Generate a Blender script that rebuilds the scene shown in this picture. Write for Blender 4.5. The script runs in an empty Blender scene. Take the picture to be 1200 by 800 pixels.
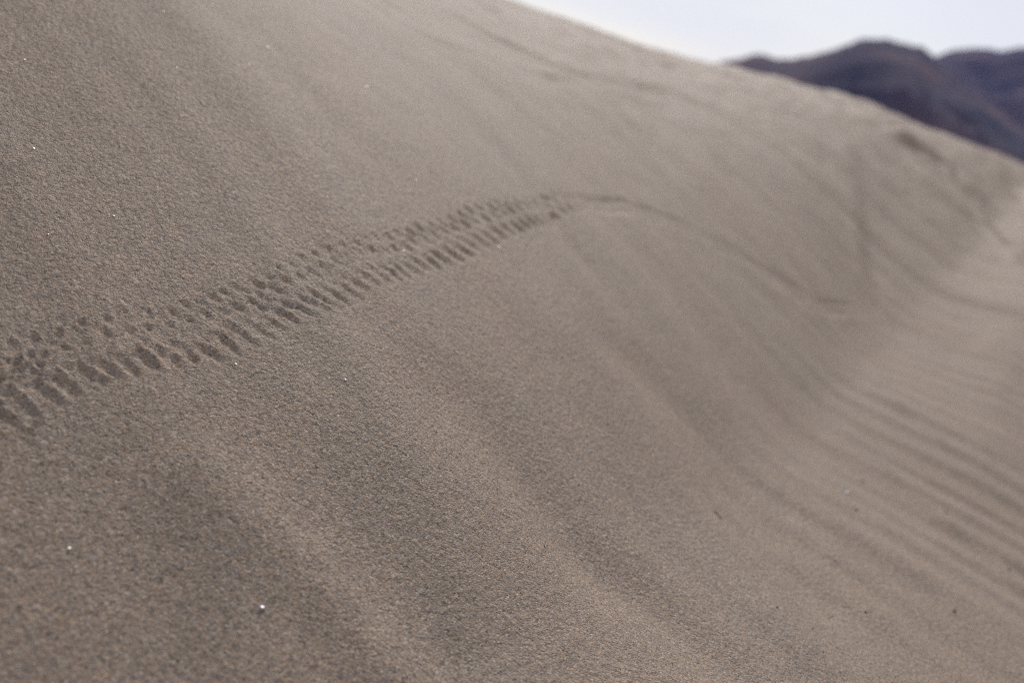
import bpy, math, random
import numpy as np
from mathutils import Vector, Matrix, Euler

rng = np.random.default_rng(7)
random.seed(7)
S = bpy.context.scene
COL = S.collection

# ------------------------------------------------------------------ camera frame
F = 1200 * 35 / 36.0
PITCH, ROLL = math.radians(14), math.radians(14)
up = np.array([math.sin(ROLL) * math.cos(PITCH), math.cos(ROLL) * math.cos(PITCH), math.sin(PITCH)])
fwd = np.array([0, 0, -1.0])
fy = fwd - fwd.dot(up) * up
fy /= np.linalg.norm(fy)
fx = np.cross(fy, up)
R = np.array([fx, fy, up])                    # world = R @ camera

# ------------------------------------------------------------------ dune shape
nrm = np.array([1.1, 1.0, .89])
hcam = .53 / np.linalg.norm(nrm)
nrm /= np.linalg.norm(nrm)
nw = R @ nrm
SL = math.hypot(nw[0], nw[1]) / nw[2]
G = nw[:2] / math.hypot(nw[0], nw[1])         # downhill, horizontal
Cc = np.array([-G[1], G[0]])                  # along the contour, away from the camera
H0 = -hcam / nw[2]
CA = math.sqrt(1 + SL * SL)


def softp(x):
    return np.logaddexp(0, x)


def ab(x, y):
    return x * G[0] + y * G[1], x * Cc[0] + y * Cc[1]


P = dict(A0=.7403, A1=.1816, A2=-.0162, w=.4867, s2=-.1293, s3=.36, B0=-.16, B1=-.15, w2=.016)


FIX = [None]


def skyfix(x, y):
    """small rises and dips of the crest, found once from the line it draws against the sky"""
    if FIX[0] is None:
        return 0.0
    t_ = np.arctan2(x, y); r_ = np.hypot(x, y)
    k = np.clip((r_ - 1.0) / 1.2, 0, 1)
    return np.interp(t_, FIX[0], FIX[1]) * k * k * (3 - 2 * k)


def base(x, y):
    a, b = ab(x, y)
    bb = np.clip(b, -3, 6)
    A = P['A0'] + P['A1'] * bb + P['A2'] * bb * bb
    A = A + 1.1 * .2 * softp((.85 - b) / .2)
    t = -a - A
    z = H0 - SL * a - (SL - P['s2']) * P['w'] * softp(t / P['w'])
    u = a - (P['B0'] + P['B1'] * bb)
    gb = .16 / (1 + np.exp(-(bb - .9) / .22))          # the face steepens a little above its foot
    z = z - gb * .08 * softp((u + .32) / .08)
    z = z + (SL + gb - P['s3']) * P['w2'] * softp(u / P['w2'])

    z = z + skyfix(x, y)
    # nearest the camera the slope turns away from the sun a little
    z = z - .42 * .05 * softp((.37 - b - .25 * (a + .3)) / .05)
    # the foot of the slope levels out well below the camera
    z = z + P['s3'] * .5 * softp((a - 1.6) / .5)
    return z


def fit_crest():
    sk = [(480, -45), (540, -24), (600, -1), (650, 15), (700, 32), (750, 49), (797, 63), (840, 73), (900, 89), (960, 106), (1020, 125), (1080, 148), (1140, 170), (1200, 193), (1260, 217)]
    T_, Q_ = np.meshgrid(np.radians(np.linspace(-20, 40, 420)), np.exp(np.linspace(math.log(.8), math.log(16), 420)))
    x_ = Q_ * np.sin(T_); y_ = Q_ * np.cos(T_)
    acc = None
    for it in range(5):
        z_ = base(x_, y_)
        C = np.stack([x_, y_, z_], -1) @ R
        px = 600 + F * C[..., 0] / -C[..., 2]; py = 400 - F * C[..., 1] / -C[..., 2]
        ta = []; dv = []
        for X0, Y0 in sk:
            k = np.where((C[..., 2] < -.05) & (np.abs(px - X0) < 3.5))
            j = np.argmin(py[k])
            ta.append(T_[k][j]); dv.append(-(Y0 - py[k][j]) / F * -C[..., 2][k][j])
        o_ = np.argsort(ta); ta = np.array(ta)[o_]; dv = np.array(dv)[o_]
        tg = np.linspace(-.5, .8, 200)
        d_ = np.interp(tg, ta, dv)
        kern = np.exp(-np.linspace(-2, 2, 9) ** 2); kern /= kern.sum()
        d_ = np.convolve(np.pad(d_, 4, mode='edge'), kern, 'valid')
        acc = d_ * .9 if acc is None else acc + d_ * .9
        FIX[0] = tg; FIX[1] = acc
    print('crest fit residual (m)', np.abs(dv).max())


FIX.append(None)
fit_crest()


def toe_u(x, y):
    a, b = ab(x, y)
    return a - (P['B0'] + P['B1'] * np.clip(b, -3, 6))


def back(pts):
    """picture points (on the 1200 x 800 photograph) -> ground points on the slope"""
    out = []
    for px, py in pts:
        d = R @ np.array([(px - 600) / F, (400 - py) / F, -1.0])
        ts = np.exp(np.linspace(math.log(.12), math.log(9), 1500))
        q = d[None] * ts[:, None]
        g = q[:, 2] - base(q[:, 0], q[:, 1])
        k = np.where(g < 0)[0]
        if len(k) == 0:
            k0 = int(np.argmin(np.abs(g)))
            out.append((q[k0, 0], q[k0, 1]))
            continue
        k = k[0]
        if k == 0:
            out.append((q[0, 0], q[0, 1]))
            continue
        f = g[k - 1] / (g[k - 1] - g[k])
        t = ts[k - 1] + f * (ts[k] - ts[k - 1])
        out.append((d[0] * t, d[1] * t))
    return np.array(out)


def surf(xy):                                  # distances measured along the slope
    a, b = ab(xy[..., 0], xy[..., 1])
    return np.stack([a * CA, b], -1)


def smooth_line(pts, n=10):
    p = np.asarray(pts, float)
    p = np.vstack([2 * p[0] - p[1], p, 2 * p[-1] - p[-2]])
    out = []
    for i in range(1, len(p) - 2):
        for k in range(n):
            t = k / n
            out.append(.5 * ((2 * p[i]) + (-p[i - 1] + p[i + 1]) * t + (2 * p[i - 1] - 5 * p[i] + 4 * p[i + 1] - p[i + 2]) * t * t
                             + (-p[i - 1] + 3 * p[i] - 3 * p[i + 1] + p[i + 2]) * t ** 3))
    out.append(p[-2])
    return np.array(out)


# ------------------------------------------------------------------ noise
def vnoise(x, y, seed):
    r = np.random.default_rng(seed)
    N = 256
    tab = r.uniform(-1, 1, (N, N)).astype(np.float32)
    xi = np.floor(x).astype(np.int64)
    yi = np.floor(y).astype(np.int64)
    fx_ = (x - xi).astype(np.float32)
    fy_ = (y - yi).astype(np.float32)
    fx_ = fx_ * fx_ * fx_ * (fx_ * (fx_ * 6 - 15) + 10)
    fy_ = fy_ * fy_ * fy_ * (fy_ * (fy_ * 6 - 15) + 10)
    x0 = xi % N; x1 = (xi + 1) % N; y0 = yi % N; y1 = (yi + 1) % N
    return (tab[x0, y0] * (1 - fx_) + tab[x1, y0] * fx_) * (1 - fy_) + (tab[x0, y1] * (1 - fx_) + tab[x1, y1] * fx_) * fy_


# ------------------------------------------------------------------ the mesh grid of the dune: fine where it is seen
th_in = np.radians(np.linspace(-34, 34, 1150))
th_l = np.radians(np.linspace(-165, -34, 260))[:-1]
th_r = np.radians(np.linspace(34, 165, 260))[1:]
th = np.concatenate([th_l, th_in, th_r])
rho = np.concatenate([np.exp(np.linspace(math.log(.012), math.log(.14), 60))[:-1],
                      np.exp(np.linspace(math.log(.14), math.log(3.2), 1250))[:-1],
                      np.exp(np.linspace(math.log(3.2), math.log(40), 330))])
T, Q = np.meshgrid(th, rho)
X = Q * np.sin(T)
Y = Q * np.cos(T)
shape = X.shape
X = X.ravel(); Y = Y.ravel()
Z = base(X, Y)
a, b = ab(X, Y)
SP = surf(np.stack([X, Y], -1))
dist = np.hypot(X, Y)
U = toe_u(X, Y)

bw = b + .05 * vnoise(a * 2.2 + 3, b * 1.5, 11) + .012 * vnoise(a * 9 + 3, b * 6, 12)
face = 1 / (1 + np.exp(-(a + P['A0'] + .1 * b + .1) / .08))          # 1 on the slip face, 0 on the rounded top
apron = 1 / (1 + np.exp(-U / .04))
rnd = .5 + .5 * vnoise(a * 1.3 + 40, b * 3, 21)
# long soft tongues running down the fall line
st = (vnoise(a * .9, bw * 9.0, 31) * .0026 + vnoise(a * 1.4 + 9, bw * 19.0, 32) * .0013 + vnoise(a * 2.0 + 5, bw * 38.0, 33) * .0004)
Z += 2.3 * st * (.35 + .65 * rnd) * face * np.clip(.45 + dist * .6, 0, 2.2)
# finer, straighter wind ripples on the flatter apron
bp = b * (1 - .22 * a) + .02 * vnoise(a * 3, b * 2, 41)
ph = bp * 2 * math.pi / .062 + 1.6 * vnoise(a * 2, b * 4, 42)
rip = np.sin(ph + .35 * np.sin(ph))
Z += apron / (1 + np.exp((b - 1.55) / .12)) * .0016 * rip * (.5 + .5 * vnoise(a * 3 + 7, b * 5, 43)) * np.clip(dist * 1.3, .5, 1.8)
# rough, trampled sand along the crest
crest = (1 - face)
cr = vnoise(a * 9, b * 5, 51) * .008 + vnoise(a * 23, b * 13, 52) * .004 + vnoise(a * 50, b * 30, 53) * .002
Z += crest * cr * np.clip((b - .3) / 2.2, .22, 1.2)
Z += 1 / (1 + np.exp(-(b - 2.6 + .3 * a) / .25)) * (vnoise(a * 14 + 3, b * 6, 56) * .005 + vnoise(a * 30, b * 16, 57) * .0025)
Z += vnoise(a * 1.1, b * .9, 54) * .012 * crest * np.clip(b / 2, .2, 1)
Z += .004 * vnoise(a * 4, b * 3, 55) * face * np.clip(dist, .2, 1)


def line_idx(ctrl_s, reach):
    lo = ctrl_s.min(0) - reach; hi = ctrl_s.max(0) + reach
    return np.where((SP[:, 0] > lo[0]) & (SP[:, 0] < hi[0]) & (SP[:, 1] > lo[1]) & (SP[:, 1] < hi[1]))[0]


def polydist(idx, L):
    q = SP[idx]
    best = np.full(len(idx), 1e9); sd = np.zeros(len(idx)); arc = np.zeros(len(idx))
    acc = 0
    for i in range(len(L) - 1):
        A_ = L[i]; D = L[i + 1] - A_; l = np.hypot(*D)
        if l < 1e-9:
            continue
        u_ = ((q[:, 0] - A_[0]) * D[0] + (q[:, 1] - A_[1]) * D[1]) / (l * l)
        uc = np.clip(u_, 0, 1)
        ex = q[:, 0] - A_[0] - uc * D[0]; ey = q[:, 1] - A_[1] - uc * D[1]
        d = ex * ex + ey * ey
        m = d < best
        best[m] = d[m]
        sgn = np.sign(D[0] * ey - D[1] * ex)
        sd[m] = sgn[m]
        arc[m] = acc + uc[m] * l
        acc += l
    return np.sqrt(best) * sd, arc, acc


STREAK = 2.15


def stroke(px, width, amp, rim=0.0, asym=0.0, taper=.12, seed=0, wob=.35):
    """groove (amp < 0) or ridge (amp > 0) along a line given on the photograph"""
    L = surf(back(smooth_line(px, 6)))
    idx = line_idx(L, width * 4)
    if len(idx) == 0:
        return
    d, s, tot = polydist(idx, L)
    f = s / tot
    env = np.clip(np.minimum(f, 1 - f) / taper, 0, 1)
    env = env * env * (3 - 2 * env)
    w = width * (1 + wob * vnoise(s / (width * 6), s * 0 + seed, 60 + seed))
    k = amp * (1 + wob * vnoise(s / (width * 5) + 8, s * 0 + seed, 90 + seed))
    x_ = d / w
    h = np.exp(-x_ * x_)
    if rim:
        h = h - rim * (np.exp(-(x_ - 1.7) ** 2 * 1.6) + np.exp(-(x_ + 1.7) ** 2 * 1.6))
    if asym:
        h = h + asym * x_ * np.exp(-x_ * x_ * .6)
    Z[idx] += k * env * h * (STREAK if wob > .3 and not rim and not asym else 1)


# tongues and hollows seen on the face
stroke([(440, 380), (500, 425), (560, 480), (630, 565), (690, 645), (770, 705), (860, 790), (930, 860)], .034, -.0029, seed=1, taper=.2)
stroke([(360, 330), (470, 480), (540, 580), (610, 680), (680, 790), (720, 860)], .030, .0015, seed=2, taper=.2)
stroke([(670, 350), (740, 420), (820, 500), (890, 600), (960, 690), (1060, 800)], .036, -.0028, seed=3, taper=.2)
stroke([(600, 300), (700, 440), (780, 540), (850, 620), (930, 730), (1000, 830)], .032, .0020, seed=4, taper=.2)
stroke([(330, 470), (390, 570), (440, 650), (520, 745), (570, 850)], .028, -.0018, seed=5, taper=.2)
stroke([(190, 500), (270, 580), (330, 640), (410, 720), (480, 810), (510, 860)], .026, .0023, seed=6, taper=.2)
stroke([(60, 520), (120, 620), (180, 720), (240, 840)], .026, -.0010, seed=7, taper=.2)
stroke([(900, 330), (955, 375), (1015, 436), (1045, 470), (1104, 525), (1200, 600), (1260, 650)], .013, .0011, seed=8)
stroke([(960, 470), (1020, 530), (1090, 590), (1200, 680), (1260, 730)], .017, .0014, seed=9)
stroke([(1000, 450), (1090, 520), (1200, 596), (1260, 640)], .014, -.0006, seed=10)
stroke([(820, 150), (870, 220), (925, 300), (1000, 400), (1040, 450)], .022, -.0022, seed=11, taper=.25)
stroke([(900, 150), (960, 220), (1030, 320), (1085, 370)], .028, -.0018, seed=12, taper=.25)
stroke([(700, 90), (760, 170), (830, 260), (900, 340)], .02, -.0016, seed=13, taper=.3)
stroke([(930, 150), (1010, 230), (1090, 330), (1130, 370)], .034, .0018, seed=14, taper=.25)
stroke([(1010, 150), (1080, 230), (1150, 320)], .034, -.0012, seed=15, taper=.3)
stroke([(520, 100), (600, 190), (680, 300), (760, 400)], .02, -.0013, seed=16, taper=.3)
stroke([(320, 60), (420, 170), (500, 260)], .018, -.0009, seed=17, taper=.3)
# the faint single drag line that carries on from the beetle track, and the one coming down to meet it
TRAIL = [(672, 236), (705, 237), (745, 245), (800, 264), (850, 288), (900, 318), (940, 342), (975, 357), (1022, 362)]
stroke(TRAIL, .018, -.0018, rim=.2, seed=20, taper=.12, wob=.22)
stroke([(x_ - 1, y_ - 5) for x_, y_ in TRAIL], .006, -.0008, rim=.5, seed=30, taper=.15, wob=.5)
stroke([(x_ + 1, y_ + 6) for x_, y_ in TRAIL], .006, -.0009, rim=.5, seed=35, taper=.15, wob=.5)
stroke([(1034, 366), (1020, 335), (1010, 300), (1008, 260), (1004, 210), (1001, 165)], .030, .0018, asym=3.0, seed=21, taper=.1)
# low ledges along the crest
stroke([(380, -30), (425, -3), (465, 20), (515, 45), (570, 62), (620, 80), (680, 93)], .026, .0020, asym=.9, seed=22, taper=.08)
stroke([(480, -20), (560, 30), (610, 55), (650, 75), (720, 92), (790, 110), (850, 136)], .028, .0026, asym=1.0, seed=23, taper=.08)
stroke([(1035, 155), (1070, 172), (1105, 194), (1140, 224), (1160, 245)], .04, .020, asym=1.0, seed=24, taper=.25)
stroke([(1225, 322), (1200, 298), (1180, 275), (1150, 240), (1120, 205), (1105, 194), (1085, 182)], .036, -.021, rim=.3, seed=25, taper=.12)
stroke([(1140, 240), (1122, 222), (1104, 204)], .03, -.010, rim=.3, seed=27, taper=.3)
stroke([(1150, 190), (1180, 212), (1230, 250)], .05, .014, asym=1.0, seed=26, taper=.2)

# ------------------------------------------------------------------ the beetle track
cx = np.array([-70, 0, 60, 130, 200, 260, 320, 380, 450, 520, 600, 650, 690, 722])
up_y = np.array([420, 396, 382, 360, 350, 340, 309, 285, 271, 257, 238, 228, 225, 232])
lo_y = np.array([560, 515, 485, 444, 432, 422, 396, 366, 339, 317, 284, 262, 246, 238])
xd = np.linspace(-95, 722, 110)
hh = np.interp(xd, cx, lo_y - up_y)
xu = xd - .40 * hh; xl = xd + .60 * hh
ud = np.interp(xu, cx, up_y, left=425, right=232); ld = np.interp(xl, cx, lo_y, left=575, right=238)
upP = surf(back(np.stack([xu, ud], 1)))
loP = surf(back(np.stack([xl, ld], 1)))
mid = (upP + loP) / 2
seg = np.hypot(*(mid[1:] - mid[:-1]).T)
arc = np.concatenate([[0], np.cumsum(seg)])
TOT = arc[-1]


def at(x, e):
    """point of the track: x says how far along it, e from 0 (upper edge) to 1 (lower edge)"""
    u0 = np.array([np.interp(x, xd, upP[:, 0]), np.interp(x, xd, upP[:, 1])])
    l0 = np.array([np.interp(x, xd, loP[:, 0]), np.interp(x, xd, loP[:, 1])])
    return u0 + (l0 - u0) * e


tr_idx = line_idx(mid, .05)
TS = SP[tr_idx]
dz = np.zeros(len(tr_idx))


def pit(c, ax, ln, wd, depth, rim=.7):
    """an elongated dent, its long axis along ax, with the sand it pushed up on its far and lower sides"""
    global dz
    ax = ax / np.hypot(*ax)
    e = TS - c
    R_ = max(ln, wd) * 3.2
    m = np.where((np.abs(e[:, 0]) < R_) & (np.abs(e[:, 1]) < R_))[0]
    if len(m) == 0:
        return
    e = e[m]
    e = e + .0006 * np.stack([vnoise(TS[m, 0] * 260, TS[m, 1] * 260, 73), vnoise(TS[m, 0] * 260, TS[m, 1] * 260, 74)], 1)
    p_ = (e[:, 0] * ax[0] + e[:, 1] * ax[1]) / ln
    q_ = (-e[:, 0] * ax[1] + e[:, 1] * ax[0]) / wd
    r2 = p_ * p_ + q_ * q_
    endw = np.exp(-np.abs(p_) ** 3 * .8)
    h = -depth * np.exp(-q_ * q_ * 1.2) * endw
    h += rim * depth * np.exp(-((q_ - 1.55) / .62) ** 2) * np.exp(-np.abs(p_ + .1) ** 3 * .5)
    h += rim * depth * .35 * np.exp(-((q_ + 1.6) / .7) ** 2) * endw
    h += rim * depth * .5 * np.exp(-((p_ - 1.35) / .4) ** 2 - q_ * q_ * .6)
    h += rim * depth * .8 * np.exp(-((p_ + 1.3) / .35) ** 2 - (q_ - .4) ** 2 * .5)
    dz[m] += h


J = lambda k: rng.normal() * k
px_x = -92.0
while px_x < 716:
    step = np.interp(px_x, [0, 150, 230, 300, 400, 500, 600, 700], [27, 26, 21, 15.5, 13.5, 12, 10, 8])
    ax = at(px_x, 1) - at(px_x, 0)
    pit_w = np.hypot(*(at(px_x + step, .5) - at(px_x, .5)))           # metres from one print to the next
    wd_ = pit_w * .19
    W_ = np.hypot(*ax)
    fade = np.clip((735 - px_x) / 140, .12, 1)
    dp = pit_w * (.068 + .004 * math.exp(-((px_x - 60) / 90) ** 2)) * fade
    longs = math.exp(-((px_x - 305) / 65.0) ** 2)                    # where the strokes run right across
    axd = ax / W_
    jit = lambda: np.array([J(.0004), J(.0003)])
    tilt = lambda k: axd + np.array([0, J(k)])
    pit(at(px_x, .08 + J(.025)) + jit(), tilt(.15), wd_ * (1.2 + 1.6 * longs), wd_, dp * (.75 + .5 * rng.random()))
    pit(at(px_x + step * .35, .32 + J(.03)) + jit(), tilt(.15), wd_ * (1.4 + 2.0 * longs), wd_ * .95, dp * (.8 + .5 * rng.random()))
    pit(at(px_x + step * .6, .80 + J(.02)) + jit(), tilt(.12), W_ * (.17 + .04 * longs), wd_ * (1.15 - .2 * longs), dp * (.75 + .6 * rng.random()), rim=1.15)
    if px_x < 560 and rng.random() < .5 + .5 * longs:
        pit(at(px_x + step * .5, .58 + J(.04)) + jit(), tilt(.2), wd_ * (1.3 + 1.2 * longs), wd_ * .9, dp * (.35 + .5 * longs))
    if px_x < 60:                                                    # the track is churned where it leaves the picture
        for _ in range(3):
            pit(at(px_x + J(8), .5 + J(.32)), np.array([J(1), J(1)]), .0036, .0020, .0011, rim=1.2)
    px_x += step * (.9 + .2 * rng.random())
# the whole track is pressed in a little, with a low wall of sand between its two rows and crumbs along it
d, sarc, tot = polydist(tr_idx, mid)
hw = np.interp(sarc, arc, np.hypot(*(loP - upP).T)) / 2
endf = np.clip((tot - sarc) / .02, 0, 1) * (np.abs(d) < .06)
xn = d / hw
dz += endf * (-.0006 * np.exp(-(np.abs(xn) / 1.02) ** 6))
dz += endf * np.exp(-(xn / 1.1) ** 4) * (.00036 * vnoise(TS[:, 0] * 420, TS[:, 1] * 420, 71) + .00036 * vnoise(TS[:, 0] * 150, TS[:, 1] * 150, 72))
Z[tr_idx] += dz

# fine lumpy skin of the sand
near = np.clip(1.6 - dist / 1.1, 0, 1)
Z += near * (.00014 * vnoise(SP[:, 0] * 420, SP[:, 1] * 420, 81) + .00012 * vnoise(SP[:, 0] * 210 + 5, SP[:, 1] * 210, 82)
             + .00016 * vnoise(SP[:, 0] * 90 + 5, SP[:, 1] * 90, 83))
Z += .0009 * vnoise(SP[:, 0] * 28, SP[:, 1] * 28, 84) * np.clip(dist * .5, .1, 1)
# keep everything far from the photograph low and sunk into the plain
FLOOR = H0 - 1.75
Z = np.where(dist > 25, Z - (dist - 25) ** 2 * .02, Z)


def props(o, label=None, cat=None, group=None, kind=None):
    if label: o['label'] = label
    if cat: o['category'] = cat
    if group: o['group'] = group
    if kind: o['kind'] = kind
    return o


def grid_mesh(name, V, shp, wrap=False):
    nr, nc = shp
    i_ = np.arange(nr * nc, dtype=np.int32).reshape(nr, nc)
    q = np.stack([i_[:-1, :-1], i_[:-1, 1:], i_[1:, 1:], i_[1:, :-1]], -1)
    if wrap:
        q2 = np.stack([i_[:-1, -1], i_[:-1, 0], i_[1:, 0], i_[1:, -1]], -1)
        q = np.concatenate([q.reshape(-1, 4), q2.reshape(-1, 4)])
    q = q.reshape(-1, 4)[:, ::-1]
    me = bpy.data.meshes.new(name)
    me.vertices.add(len(V)); me.vertices.foreach_set('co', np.ascontiguousarray(V, dtype=np.float32).ravel())
    me.loops.add(q.size); me.loops.foreach_set('vertex_index', np.ascontiguousarray(q).ravel())
    me.polygons.add(len(q))
    me.polygons.foreach_set('loop_start', np.arange(0, q.size, 4, dtype=np.int32))
    me.polygons.foreach_set('loop_total', np.full(len(q), 4, dtype=np.int32))
    me.polygons.foreach_set('use_smooth', np.ones(len(q), dtype=bool))
    me.update(calc_edges=True)
    return me


# ------------------------------------------------------------------ materials
def newmat(name):
    m = bpy.data.materials.new(name)
    m.use_nodes = True
    nt = m.node_tree
    nt.nodes.clear()
    out = nt.nodes.new('ShaderNodeOutputMaterial')
    bs = nt.nodes.new('ShaderNodeBsdfPrincipled')
    nt.links.new(bs.outputs[0], out.inputs[0])
    return m, nt, bs


def N(nt, t, **kw):
    n = nt.nodes.new(t)
    for k, v in kw.items():
        if k.startswith('i_'):
            n.inputs[k[2:].replace('_', ' ')].default_value = v
        else:
            setattr(n, k, v)
    return n


def sand_material():
    m, nt, bs = newmat('dune_sand')
    L = nt.links.new
    tc = N(nt, 'ShaderNodeTexCoord')
    co = tc.outputs['Object']

    def ramp(fac, stops, interp='LINEAR'):
        r = N(nt, 'ShaderNodeValToRGB')
        r.color_ramp.interpolation = interp
        e = r.color_ramp.elements
        e[0].position, e[0].color = stops[0][0], (*stops[0][1], 1)
        e[1].position, e[1].color = stops[1][0], (*stops[1][1], 1)
        for p_, c_ in stops[2:]:
            q = e.new(p_); q.color = (*c_, 1)
        L(fac, r.inputs[0])
        return r.outputs[0]
    # single grains
    v1 = N(nt, 'ShaderNodeTexVoronoi', i_Scale=1150.0)
    L(co, v1.inputs['Vector'])
    sep = N(nt, 'ShaderNodeSeparateColor'); L(v1.outputs['Color'], sep.inputs[0])
    grain = ramp(sep.outputs[0], [(0, (0.109, 0.087, 0.071)), (1, (0.543, 0.445, 0.360)), (.04, (0.178, 0.142, 0.111)), (.07, (0.232, 0.185, 0.146)), (.30, (0.280, 0.226, 0.179)),
                                  (.55, (0.332, 0.268, 0.215)), (.74, (0.360, 0.286, 0.225)), (.80, (0.390, 0.251, 0.154)), (.85, (0.340, 0.281, 0.235)), (.95, (0.439, 0.365, 0.306))])
    # grains a little bigger, reddish or grey
    v2 = N(nt, 'ShaderNodeTexVoronoi', i_Scale=470.0)
    L(co, v2.inputs['Vector'])
    sep2 = N(nt, 'ShaderNodeSeparateColor'); L(v2.outputs['Color'], sep2.inputs[0])
    big = ramp(sep2.outputs[1], [(0, (.62, .60, .60)), (1, (1.30, 1.30, 1.32)), (.12, (.82, .82, .84)), (.5, (1.0, 1.0, 1.0)), (.8, (1.10, 1.04, .96)), (.9, (1.12, .97, .84))])
    mul = N(nt, 'ShaderNodeMix', data_type='RGBA', blend_type='MULTIPLY'); mul.inputs[0].default_value = .55
    L(grain, mul.inputs[6]); L(big, mul.inputs[7])
    # wind-sorted patches: coarser warm sand and finer grey sand
    mp = N(nt, 'ShaderNodeMapping')
    ang = math.atan2(G[1], G[0])
    mp.inputs['Rotation'].default_value = (0, 0, -ang)
    L(co, mp.inputs['Vector'])
    mp2 = N(nt, 'ShaderNodeMapping'); mp2.inputs['Scale'].default_value = (1.6, 9.0, 1.6)
    L(mp.outputs[0], mp2.inputs['Vector'])
    n1 = N(nt, 'ShaderNodeTexNoise', i_Scale=1.0, i_Detail=4.0, i_Roughness=.55, i_Distortion=.5)
    L(mp2.outputs[0], n1.inputs['Vector'])
    patch = ramp(n1.outputs[0], [(.30, (.985, .985, .98)), (.70, (1.04, 1.0, .965))])
    n1b = N(nt, 'ShaderNodeTexNoise', i_Scale=24.0, i_Detail=3.0, i_Roughness=.6)
    L(co, n1b.inputs['Vector'])
    patch2 = ramp(n1b.outputs[0], [(.3, (.95, .95, .96)), (.7, (1.05, 1.035, 1.02))])
    m2 = N(nt, 'ShaderNodeMix', data_type='RGBA', blend_type='MULTIPLY'); m2.inputs[0].default_value = 1
    L(mul.outputs[2], m2.inputs[6]); L(patch, m2.inputs[7])
    m3 = N(nt, 'ShaderNodeMix', data_type='RGBA', blend_type='MULTIPLY'); m3.inputs[0].default_value = 1
    L(m2.outputs[2], m3.inputs[6]); L(patch2, m3.inputs[7])
    L(m3.outputs[2], bs.inputs['Base Color'])
    bs.inputs['Roughness'].default_value = .62
    bs.inputs['Specular IOR Level'].default_value = .22
    # relief of the grains
    n3 = N(nt, 'ShaderNodeTexNoise', i_Scale=330.0, i_Detail=2.0, i_Roughness=.6)
    L(co, n3.inputs['Vector'])
    inv = N(nt, 'ShaderNodeMath', operation='MULTIPLY_ADD'); L(v1.outputs['Distance'], inv.inputs[0]); inv.inputs[1].default_value = -.55; inv.inputs[2].default_value = .5
    add = N(nt, 'ShaderNodeMath', operation='MULTIPLY_ADD'); L(sep.outputs[2], add.inputs[0]); add.inputs[1].default_value = .35; L(inv.outputs[0], add.inputs[2])
    add2 = N(nt, 'ShaderNodeMath', operation='MULTIPLY_ADD'); L(n3.outputs[0], add2.inputs[0]); add2.inputs[1].default_value = 2.0; L(add.outputs[0], add2.inputs[2])
    bp_ = N(nt, 'ShaderNodeBump', i_Strength=1.0, i_Distance=.0008)
    L(add2.outputs[0], bp_.inputs['Height'])
    L(bp_.outputs[0], bs.inputs['Normal'])
    return m


def plain_sand(name):
    m, nt, bs = newmat(name)
    tc = N(nt, 'ShaderNodeTexCoord')
    n1 = N(nt, 'ShaderNodeTexNoise', i_Scale=.02, i_Detail=8.0)
    nt.links.new(tc.outputs['Object'], n1.inputs['Vector'])
    r = N(nt, 'ShaderNodeValToRGB')
    r.color_ramp.elements[0].color = (.26, .23, .20, 1); r.color_ramp.elements[1].color = (.38, .34, .29, 1)
    nt.links.new(n1.outputs[0], r.inputs[0]); nt.links.new(r.outputs[0], bs.inputs['Base Color'])
    bs.inputs['Roughness'].default_value = .9
    return m


def rock_material():
    m, nt, bs = newmat('mountain_rock')
    tc = N(nt, 'ShaderNodeTexCoord')
    n1 = N(nt, 'ShaderNodeTexNoise', i_Scale=.0026, i_Detail=7.0, i_Roughness=.6, i_Distortion=.6)
    nt.links.new(tc.outputs['Object'], n1.inputs['Vector'])
    r = N(nt, 'ShaderNodeValToRGB')
    e = r.color_ramp.elements
    e[0].position = .36; e[0].color = (.022, .020, .038, 1)
    e[1].position = .66; e[1].color = (.125, .072, .070, 1)
    q = e.new(.5); q.color = (.050, .034, .050, 1)
    nt.links.new(n1.outputs[0], r.inputs[0]); nt.links.new(r.outputs[0], bs.inputs['Base Color'])
    bs.inputs['Roughness'].default_value = .95
    bs.inputs['Specular IOR Level'].default_value = .1
    return m


def stone_material(name, c1, c2, rough=.6, scale=900):
    m, nt, bs = newmat(name)
    tc = N(nt, 'ShaderNodeTexCoord')
    n1 = N(nt, 'ShaderNodeTexNoise', i_Scale=scale, i_Detail=3.0)
    nt.links.new(tc.outputs['Object'], n1.inputs['Vector'])
    r = N(nt, 'ShaderNodeValToRGB')
    r.color_ramp.elements[0].position = .35; r.color_ramp.elements[1].position = .65
    r.color_ramp.elements[0].color = (*c1, 1); r.color_ramp.elements[1].color = (*c2, 1)
    nt.links.new(n1.outputs[0], r.inputs[0]); nt.links.new(r.outputs[0], bs.inputs['Base Color'])
    bs.inputs['Roughness'].default_value = rough
    return m


# ------------------------------------------------------------------ dune
SAND = sand_material()
V = np.stack([X, Y, Z], 1)
me = grid_mesh('dune', V, shape)
me.materials.append(SAND)
dune = bpy.data.objects.new('dune', me); COL.objects.link(dune)
props(dune, kind='structure')

# plain around and beyond the dune
PG = plain_sand('desert_plain_sand')
rr = np.concatenate([[0.01], np.geomspace(6, 9800, 60)])
tt = np.linspace(0, 2 * math.pi, 97)[:-1]
TT, RR = np.meshgrid(tt, rr)
gx = RR * np.sin(TT); gy = RR * np.cos(TT)
gz = np.full(gx.shape, FLOOR) + vnoise(gx.ravel() * .03, gy.ravel() * .03, 5).reshape(gx.shape) * .4 * (RR > 40)
gme = grid_mesh('ground', np.stack([gx.ravel(), gy.ravel(), gz.ravel()], 1), gx.shape, wrap=True)
gme.materials.append(PG)
ground = bpy.data.objects.new('ground', gme); COL.objects.link(ground)
props(ground, kind='structure')

# ------------------------------------------------------------------ mountains
ROCK = rock_material()
GZ = FLOOR


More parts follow.
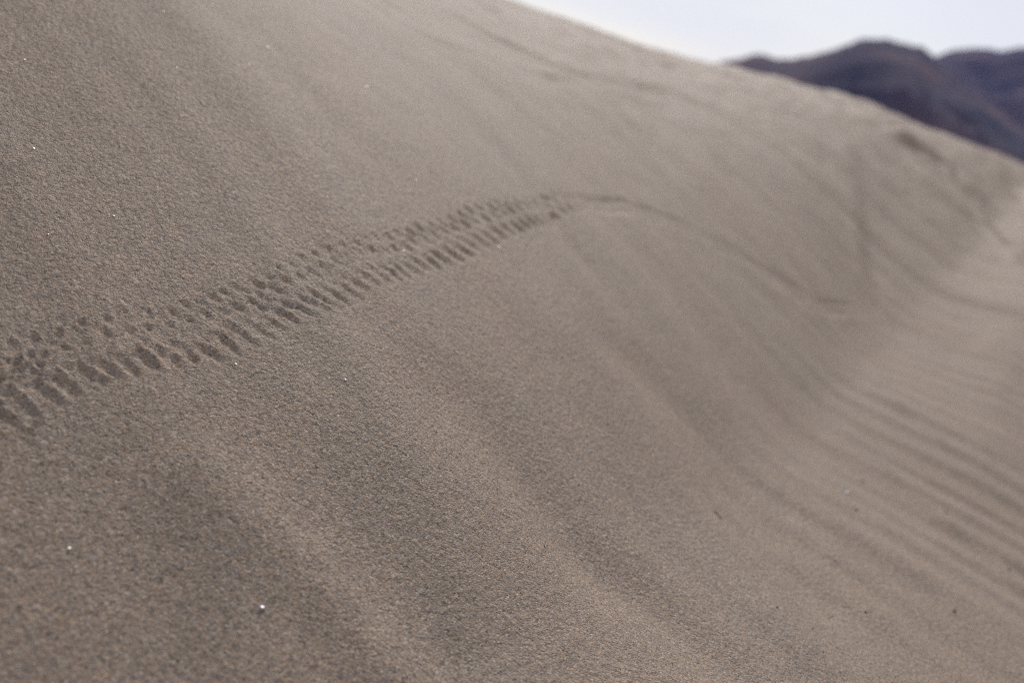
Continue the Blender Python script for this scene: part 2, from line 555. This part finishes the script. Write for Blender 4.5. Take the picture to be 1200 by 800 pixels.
def dir_of(px, py):
    d = R @ np.array([(px - 600) / F, (400 - py) / F, -1.0])
    return math.atan2(d[0], d[1]), d[2] / math.hypot(d[0], d[1])


def mountain(name, prof, dist0, depth, seed, th_lo, th_hi):
    """a range whose skyline is given on the photograph; real distance, height and depth"""
    az = np.array([dir_of(*q)[0] for q in prof]); el = np.array([dir_of(*q)[1] for q in prof])
    o_ = np.argsort(az); az = az[o_]; el = el[o_]
    n = 520; md = 90
    th_ = np.linspace(th_lo, th_hi, n)
    H_ = np.interp(th_, az, el)
    # beyond the photograph the range carries on with its own peaks
    outl = np.clip((az[0] - th_) / .08, 0, 1); outr = np.clip((th_ - az[-1]) / .08, 0, 1)
    nz = vnoise(th_ * 9, th_ * 0 + seed, seed) * .035 + vnoise(th_ * 25, th_ * 0 + seed, seed + 1) * .012
    H_ = H_ + nz * (outl + outr)
    H_ += vnoise(th_ * 130, th_ * 0, seed + 2) * .0013 + vnoise(th_ * 300, th_ * 0, seed + 3) * .0006
    H_ *= dist0
    v = np.linspace(-1, 1, md)
    TH, VV = np.meshgrid(th_, v)
    HH = np.broadcast_to(H_, TH.shape)
    r = dist0 + VV * depth
    xx = r * np.sin(TH); yy = r * np.cos(TH)
    prof_ = 1 - np.abs(VV) ** 1.15
    rid = 1 - np.abs(vnoise((xx / 420).ravel(), (yy / 420).ravel(), seed + 5).reshape(xx.shape)) * 2
    rid2 = 1 - np.abs(vnoise((xx / 170).ravel(), (yy / 170).ravel(), seed + 6).reshape(xx.shape)) * 2
    rough = (rid - .4) * .22 + (rid2 - .4) * .09
    zz = GZ - 4 + (HH - GZ) * (prof_ + rough * np.clip(1 - prof_, 0, 1) * 1.4 * (prof_ > .0) * np.clip(prof_ * 5, 0, 1))
    zz = np.minimum(zz, HH * (1 - .25 * VV * VV) + 0)
    me_ = grid_mesh(name, np.stack([xx.ravel(), yy.ravel(), zz.ravel()], 1), xx.shape)
    me_.materials.append(ROCK)
    o = bpy.data.objects.new(name, me_); COL.objects.link(o)
    props(o, kind='structure')
    return o


front = [(700, 118), (770, 98), (815, 82), (835, 75), (850, 71), (866, 67), (881, 64), (897, 62), (912, 68), (928, 69), (950, 64), (975, 57), (995, 50), (1012, 45), (1030, 43),
         (1050, 46), (1066, 51), (1080, 52), (1090, 61), (1100, 72), (1130, 95), (1170, 125), (1200, 150), (1240, 175)]
rear = [(760, 140), (860, 110), (960, 90), (1040, 80), (1080, 70), (1094, 66), (1108, 59), (1125, 56), (1142, 56), (1158, 54), (1172, 57), (1200, 55), (1225, 50), (1260, 58)]
mountain('mountain_range', front, 4200, 1500, 201, math.radians(-50), math.radians(62))
mountain('mountain_range', rear, 7200, 1500, 301, math.radians(-60), math.radians(70))

# ------------------------------------------------------------------ grains, pebbles and bits of twig lying on the sand
from mathutils.bvhtree import BVHTree
sun_el, sun_az = math.radians(42), math.radians(2)          # azimuth measured from +Y towards +X
SUN = Vector((math.sin(sun_az) * math.cos(sun_el), math.cos(sun_az) * math.cos(sun_el), math.sin(sun_el)))

Zg = Z.reshape(shape)
lrho = np.log(rho)


def zmesh(x, y):
    t_ = math.atan2(x, y); q_ = math.log(math.hypot(x, y))
    j = int(np.clip(np.searchsorted(th, t_) - 1, 0, len(th) - 2)); i_ = int(np.clip(np.searchsorted(lrho, q_) - 1, 0, len(rho) - 2))
    u = (t_ - th[j]) / (th[j + 1] - th[j]); v = (q_ - lrho[i_]) / (lrho[i_ + 1] - lrho[i_])
    return (Zg[i_, j] * (1 - u) + Zg[i_, j + 1] * u) * (1 - v) + (Zg[i_ + 1, j] * (1 - u) + Zg[i_ + 1, j + 1] * u) * v


import bmesh


def stone_mesh(name, r, mat, seed, squash=(1, .8, .7), facet=None):
    rd = random.Random(seed)
    bm = bmesh.new()
    bmesh.ops.create_icosphere(bm, subdivisions=2, radius=r)
    pl = [(Vector((rd.gauss(0, 1), rd.gauss(0, 1), rd.gauss(0, 1))).normalized(), rd.uniform(.62, .9)) for _ in range(7)]
    for v in bm.verts:
        c = v.co.copy()
        for n_, k in pl:
            dd = c.dot(n_) - r * k
            if dd > 0:
                c -= n_ * dd
        v.co = Vector((c.x * squash[0], c.y * squash[1], c.z * squash[2]))
    if facet is not None:
        for v in bm.verts:
            dd = v.co.dot(facet) - r * .45
            if dd > 0:
                v.co -= facet * dd
    me_ = bpy.data.meshes.new(name)
    bm.to_mesh(me_); bm.free()
    me_.materials.append(mat)
    return me_


QZ, qnt, qbs = newmat('clear_quartz')
qn = N(qnt, 'ShaderNodeTexNoise', i_Scale=700.0)
qr = N(qnt, 'ShaderNodeValToRGB'); qr.color_ramp.elements[0].color = (.70, .71, .73, 1); qr.color_ramp.elements[1].color = (.90, .90, .88, 1)
qnt.links.new(qn.outputs[0], qr.inputs[0]); qnt.links.new(qr.outputs[0], qbs.inputs['Base Color'])
qbs.inputs['Roughness'].default_value = .42
qbs.inputs['Specular IOR Level'].default_value = .8
DK = stone_material('dark_stone', (.035, .028, .026), (.075, .055, .045))
RD = stone_material('red_brown_stone', (.11, .055, .038), (.19, .10, .07))
TW = stone_material('dry_twig', (.16, .085, .05), (.24, .14, .09), .8, 1500)


def place(name, px, r_px, mat, label, cat, group, glint=False, squash=(1, .8, .7)):
    p = back([px])[0]
    z = zmesh(p[0], p[1])
    depth = -(np.array([p[0], p[1], z]) @ R)[2]
    r = r_px / F * depth
    fac = None
    if glint:
        view = (Vector((0, 0, 0)) - Vector((p[0], p[1], z))).normalized()
        fac = (view + SUN).normalized()
    me_ = stone_mesh(name, r, mat, int(px[0] * 7 + px[1]), squash if not glint else (1, 1, .9), fac)
    o = bpy.data.objects.new(name, me_); COL.objects.link(o)
    o.location = (p[0], p[1], z + r * .35)
    if not glint:
        o.rotation_euler = (random.uniform(-.4, .4), random.uniform(-.4, .4), random.uniform(0, 6.28))
    props(o, label, cat, group)
    return o


gl = 'bright quartz grains glinting on the sand'
qz = [
    ((314, 53), 1.9, 'bright glinting sand grain high on the slope, near the top edge left of the middle'),
    ((249, 3), 1.2, 'tiny glinting grain at the very top edge of the photo'),
    ((192, 11), 1.4, 'glinting grain just under the top edge, at upper left'),
    ((429, 103), 1.7, 'lone glinting grain on the smooth slope between the track and the crest ledge'),
    ((487, 214), 1.5, 'small glinting grain a little above the middle of the beetle track'),
    ((40, 170), 1.9, 'largest glinting grain near the left edge, in the upper part of the slope'),
    ((30, 63), 1.2, 'small glinting grain in the upper left corner of the slope'),
    ((134, 248), 1.5, 'bright glinting grain at left, above where the beetle track begins'),
    ((57, 273), 1.1, 'faint glinting grain near the left edge, above the beetle track'),
    ((208, 75), 1.2, 'faint glinting grain on the upper left slope, left of the brightest one'),
    ((405, 444), 1.5, 'lone glinting grain in the sharp sand below the beetle track'),
    ((277, 423), 1.6, 'glinting grain touching the lower rim of the beetle track'),
    ((473, 292), 1.4, 'glinting grain lying between the two rows of track prints'),
    ((584, 292), 1.3, 'glinting grain just below the far part of the track prints'),
    ((307, 713), 3.2, 'biggest white grain, alone on the blurred sand at bottom left'),
    ((82, 636), 2.4, 'bluish pale grain in the blurred sand near the lower left edge'),
    ((439, 215), 1.0, 'faint glinting grain above the track, left of a brighter one'),
    ((292, 76), 1.0, 'dull glinting grain just below and left of the brightest glint'),
]
for p_, r_, l_ in qz:
    place('sand_grain', p_, r_ * .85, QZ, l_, 'sand grain', gl, glint=True)
place('pebble', (992, 577), 3.0, QZ, 'small white pebble above a red brown pebble on the lower right slope', 'pebble', 'loose pebbles on the lower right slope')
pb = [
    ((1003, 600), 2.7, RD, 'red brown pebble just below the white pebble on the lower right slope'),
    ((1017, 710), 2.6, DK, 'dark round pebble in the lower right, standing out on pale sand'),
    ((1119, 715), 3.2, DK, 'largest dark angular pebble, near the lower right corner'),
    ((1109, 600), 2.7, DK, 'dark pebble on the wind ripples at the right side'),
    ((1013, 559), 2.4, RD, 'faint brown pebble above the white pebble'),
    ((1184, 664), 2.8, DK, 'grey brown pebble nearest to the right edge of the photo'),
    ((1060, 682), 1.7, DK, 'tiny dark pebble between two rows of ripples at lower right'),
    ((981, 651), 1.7, DK, 'tiny grey pebble midway between the red brown pebble and the dark round one'),
    ((911, 711), 2.1, DK, 'dark pebble on the bottom slope, leftmost of the row of dark specks'),
    ((954, 731), 1.6, DK, 'tiny dark pebble lying right of and below the leftmost dark one'),
    ((966, 761), 1.5, RD, 'small brown pebble lowest of the scattered specks at bottom right'),
    ((958, 747), 1.3, DK, 'speck sized dark pebble just above the lowest brown one'),
    ((814, 798), 2.8, DK, 'black pebble cut by the bottom edge of the photo'),
    ((680, 560), 1.6, DK, 'tiny dark pebble in the shaded hollow right of the middle'),
    ((640, 632), 1.5, DK, 'black speck sized pebble in the sharp sand below the middle'),
]
for p_, r_, m_, l_ in pb:
    place('pebble', p_, r_ * .75, m_, l_, 'pebble', 'loose pebbles on the lower right slope')

# a short dry twig
tp = back([(838, 597), (847, 607)])
t0 = Vector((tp[0][0], tp[0][1], zmesh(*tp[0]) + .0004)); t1 = Vector((tp[1][0], tp[1][1], zmesh(*tp[1]) + .0003))
bm = bmesh.new()
rings = []
for k in range(7):
    f = k / 6
    c = t0.lerp(t1, f) + Vector((0, 0, .0007 * math.sin(f * 3.1))) + Vector((.0004 * math.sin(f * 7), 0, 0))
    dirv = (t1 - t0).normalized(); sx = dirv.cross(Vector((0, 0, 1))).normalized(); sy = sx.cross(dirv)
    rr_ = .00055 * (1 - .6 * f) * (1 + .2 * math.sin(f * 11))
    rings.append([bm.verts.new(c - t0 + sx * math.cos(q) * rr_ + sy * math.sin(q) * rr_) for q in np.linspace(0, 2 * math.pi, 7)[:-1]])
for r0, r1 in zip(rings, rings[1:]):
    for q in range(6):
        bm.faces.new((r0[q], r0[(q + 1) % 6], r1[(q + 1) % 6], r1[q]))
bm.faces.new(rings[0][::-1]); bm.faces.new(rings[-1])
tm = bpy.data.meshes.new('twig'); bm.to_mesh(tm); bm.free(); tm.materials.append(TW)
tw = bpy.data.objects.new('twig', tm); tw.location = t0; COL.objects.link(tw)
props(tw, 'short reddish brown dry twig lying on the sand right of the middle', 'twig')

# ------------------------------------------------------------------ haze
HAZE = True
if HAZE:
    m = bpy.data.materials.new('desert_haze'); m.use_nodes = True
    nt = m.node_tree; nt.nodes.clear()
    out = nt.nodes.new('ShaderNodeOutputMaterial'); pv = nt.nodes.new('ShaderNodeVolumePrincipled')
    pv.inputs['Color'].default_value = (.46, .52, 1.0, 1)
    pv.inputs['Density'].default_value = 3.0e-5
    nt.links.new(pv.outputs[0], out.inputs['Volume'])
    bm = bmesh.new(); bmesh.ops.create_cube(bm, size=1)
    for v in bm.verts:
        v.co = Vector((v.co.x * 20000, v.co.y * 20000, GZ - 8 + (v.co.z + .5) * 1900))
    hm = bpy.data.meshes.new('haze'); bm.to_mesh(hm); bm.free(); hm.materials.append(m)
    hz = bpy.data.objects.new('haze', hm); COL.objects.link(hz)
    props(hz, 'thin pale blue air haze lying over the whole desert', 'haze', kind='stuff')

# ------------------------------------------------------------------ light and sky
sd = bpy.data.lights.new('sun', 'SUN'); sd.energy = 2.3; sd.angle = math.radians(13); sd.color = (1, .975, .94)
so = bpy.data.objects.new('sun', sd); COL.objects.link(so)
so.rotation_euler = SUN.to_track_quat('Z', 'Y').to_euler()

W = bpy.data.worlds.new('World'); S.world = W; W.use_nodes = True
nt = W.node_tree
bg = nt.nodes['Background']; L = nt.links.new
sky = N(nt, 'ShaderNodeTexSky', sky_type='NISHITA', sun_disc=False, sun_elevation=sun_el, sun_rotation=sun_az, air_density=1.0, dust_density=2.0)
tc = N(nt, 'ShaderNodeTexCoord')
mp = N(nt, 'ShaderNodeMapping'); mp.inputs['Scale'].default_value = (1, 1, 4.0)
L(tc.outputs['Generated'], mp.inputs['Vector'])
cn = N(nt, 'ShaderNodeTexNoise', i_Scale=3.1, i_Detail=5.0, i_Roughness=.5, i_Distortion=.3)
L(mp.outputs[0], cn.inputs['Vector'])
cr = N(nt, 'ShaderNodeMapRange'); cr.inputs['From Min'].default_value = .36; cr.inputs['From Max'].default_value = .62
cr.inputs['To Min'].default_value = .4; cr.inputs['To Max'].default_value = 1.0
L(cn.outputs[0], cr.inputs[0])
sx_ = N(nt, 'ShaderNodeSeparateXYZ'); L(tc.outputs['Generated'], sx_.inputs[0])
el = N(nt, 'ShaderNodeMapRange', interpolation_type='SMOOTHSTEP')      # thin cloud thickens towards the horizon
el.inputs['From Min'].default_value = .02; el.inputs['From Max'].default_value = .55
el.inputs['To Min'].default_value = 1.0; el.inputs['To Max'].default_value = .8
L(sx_.outputs[2], el.inputs[0])
cf = N(nt, 'ShaderNodeMath', operation='MULTIPLY'); L(cr.outputs[0], cf.inputs[0]); L(el.outputs[0], cf.inputs[1])
mx = N(nt, 'ShaderNodeMix', data_type='RGBA')
L(cf.outputs[0], mx.inputs[0]); L(sky.outputs[0], mx.inputs[6]); mx.inputs[7].default_value = (11.2, 11.15, 11.1, 1)
cb = N(nt, 'ShaderNodeMapRange'); cb.inputs['From Min'].default_value = .15; cb.inputs['From Max'].default_value = .8   # the veil is brightest low down
L(sx_.outputs[2], cb.inputs[0])
cc = N(nt, 'ShaderNodeMix', data_type='RGBA'); L(cb.outputs[0], cc.inputs[0]); cc.inputs[6].default_value = (9.3, 9.4, 9.6, 1); cc.inputs[7].default_value = (5.0, 4.85, 4.7, 1)
L(cc.outputs[2], mx.inputs[7])
L(mx.outputs[2], bg.inputs['Color'])
bg.inputs['Strength'].default_value = .1

# ------------------------------------------------------------------ camera
cam = bpy.data.cameras.new('camera'); co = bpy.data.objects.new('camera', cam); COL.objects.link(co)
M = Matrix([[*R[0], 0], [*R[1], 0], [*R[2], 0], [0, 0, 0, 1]])
co.matrix_world = M
cam.lens = 35; cam.sensor_width = 36; cam.clip_start = .01; cam.clip_end = 60000
cam.dof.use_dof = True; cam.dof.focus_distance = .55; cam.dof.aperture_fstop = 5.3
S.camera = co

S.render.engine = 'CYCLES'
S.cycles.max_bounces = 4
S.cycles.filter_width = 1.15
S.cycles.volume_bounces = 0
S.cycles.use_denoising = False
S.view_settings.view_transform = 'Standard'; S.view_settings.look = 'None'
S.view_settings.gamma = 1; S.view_settings.exposure = .12
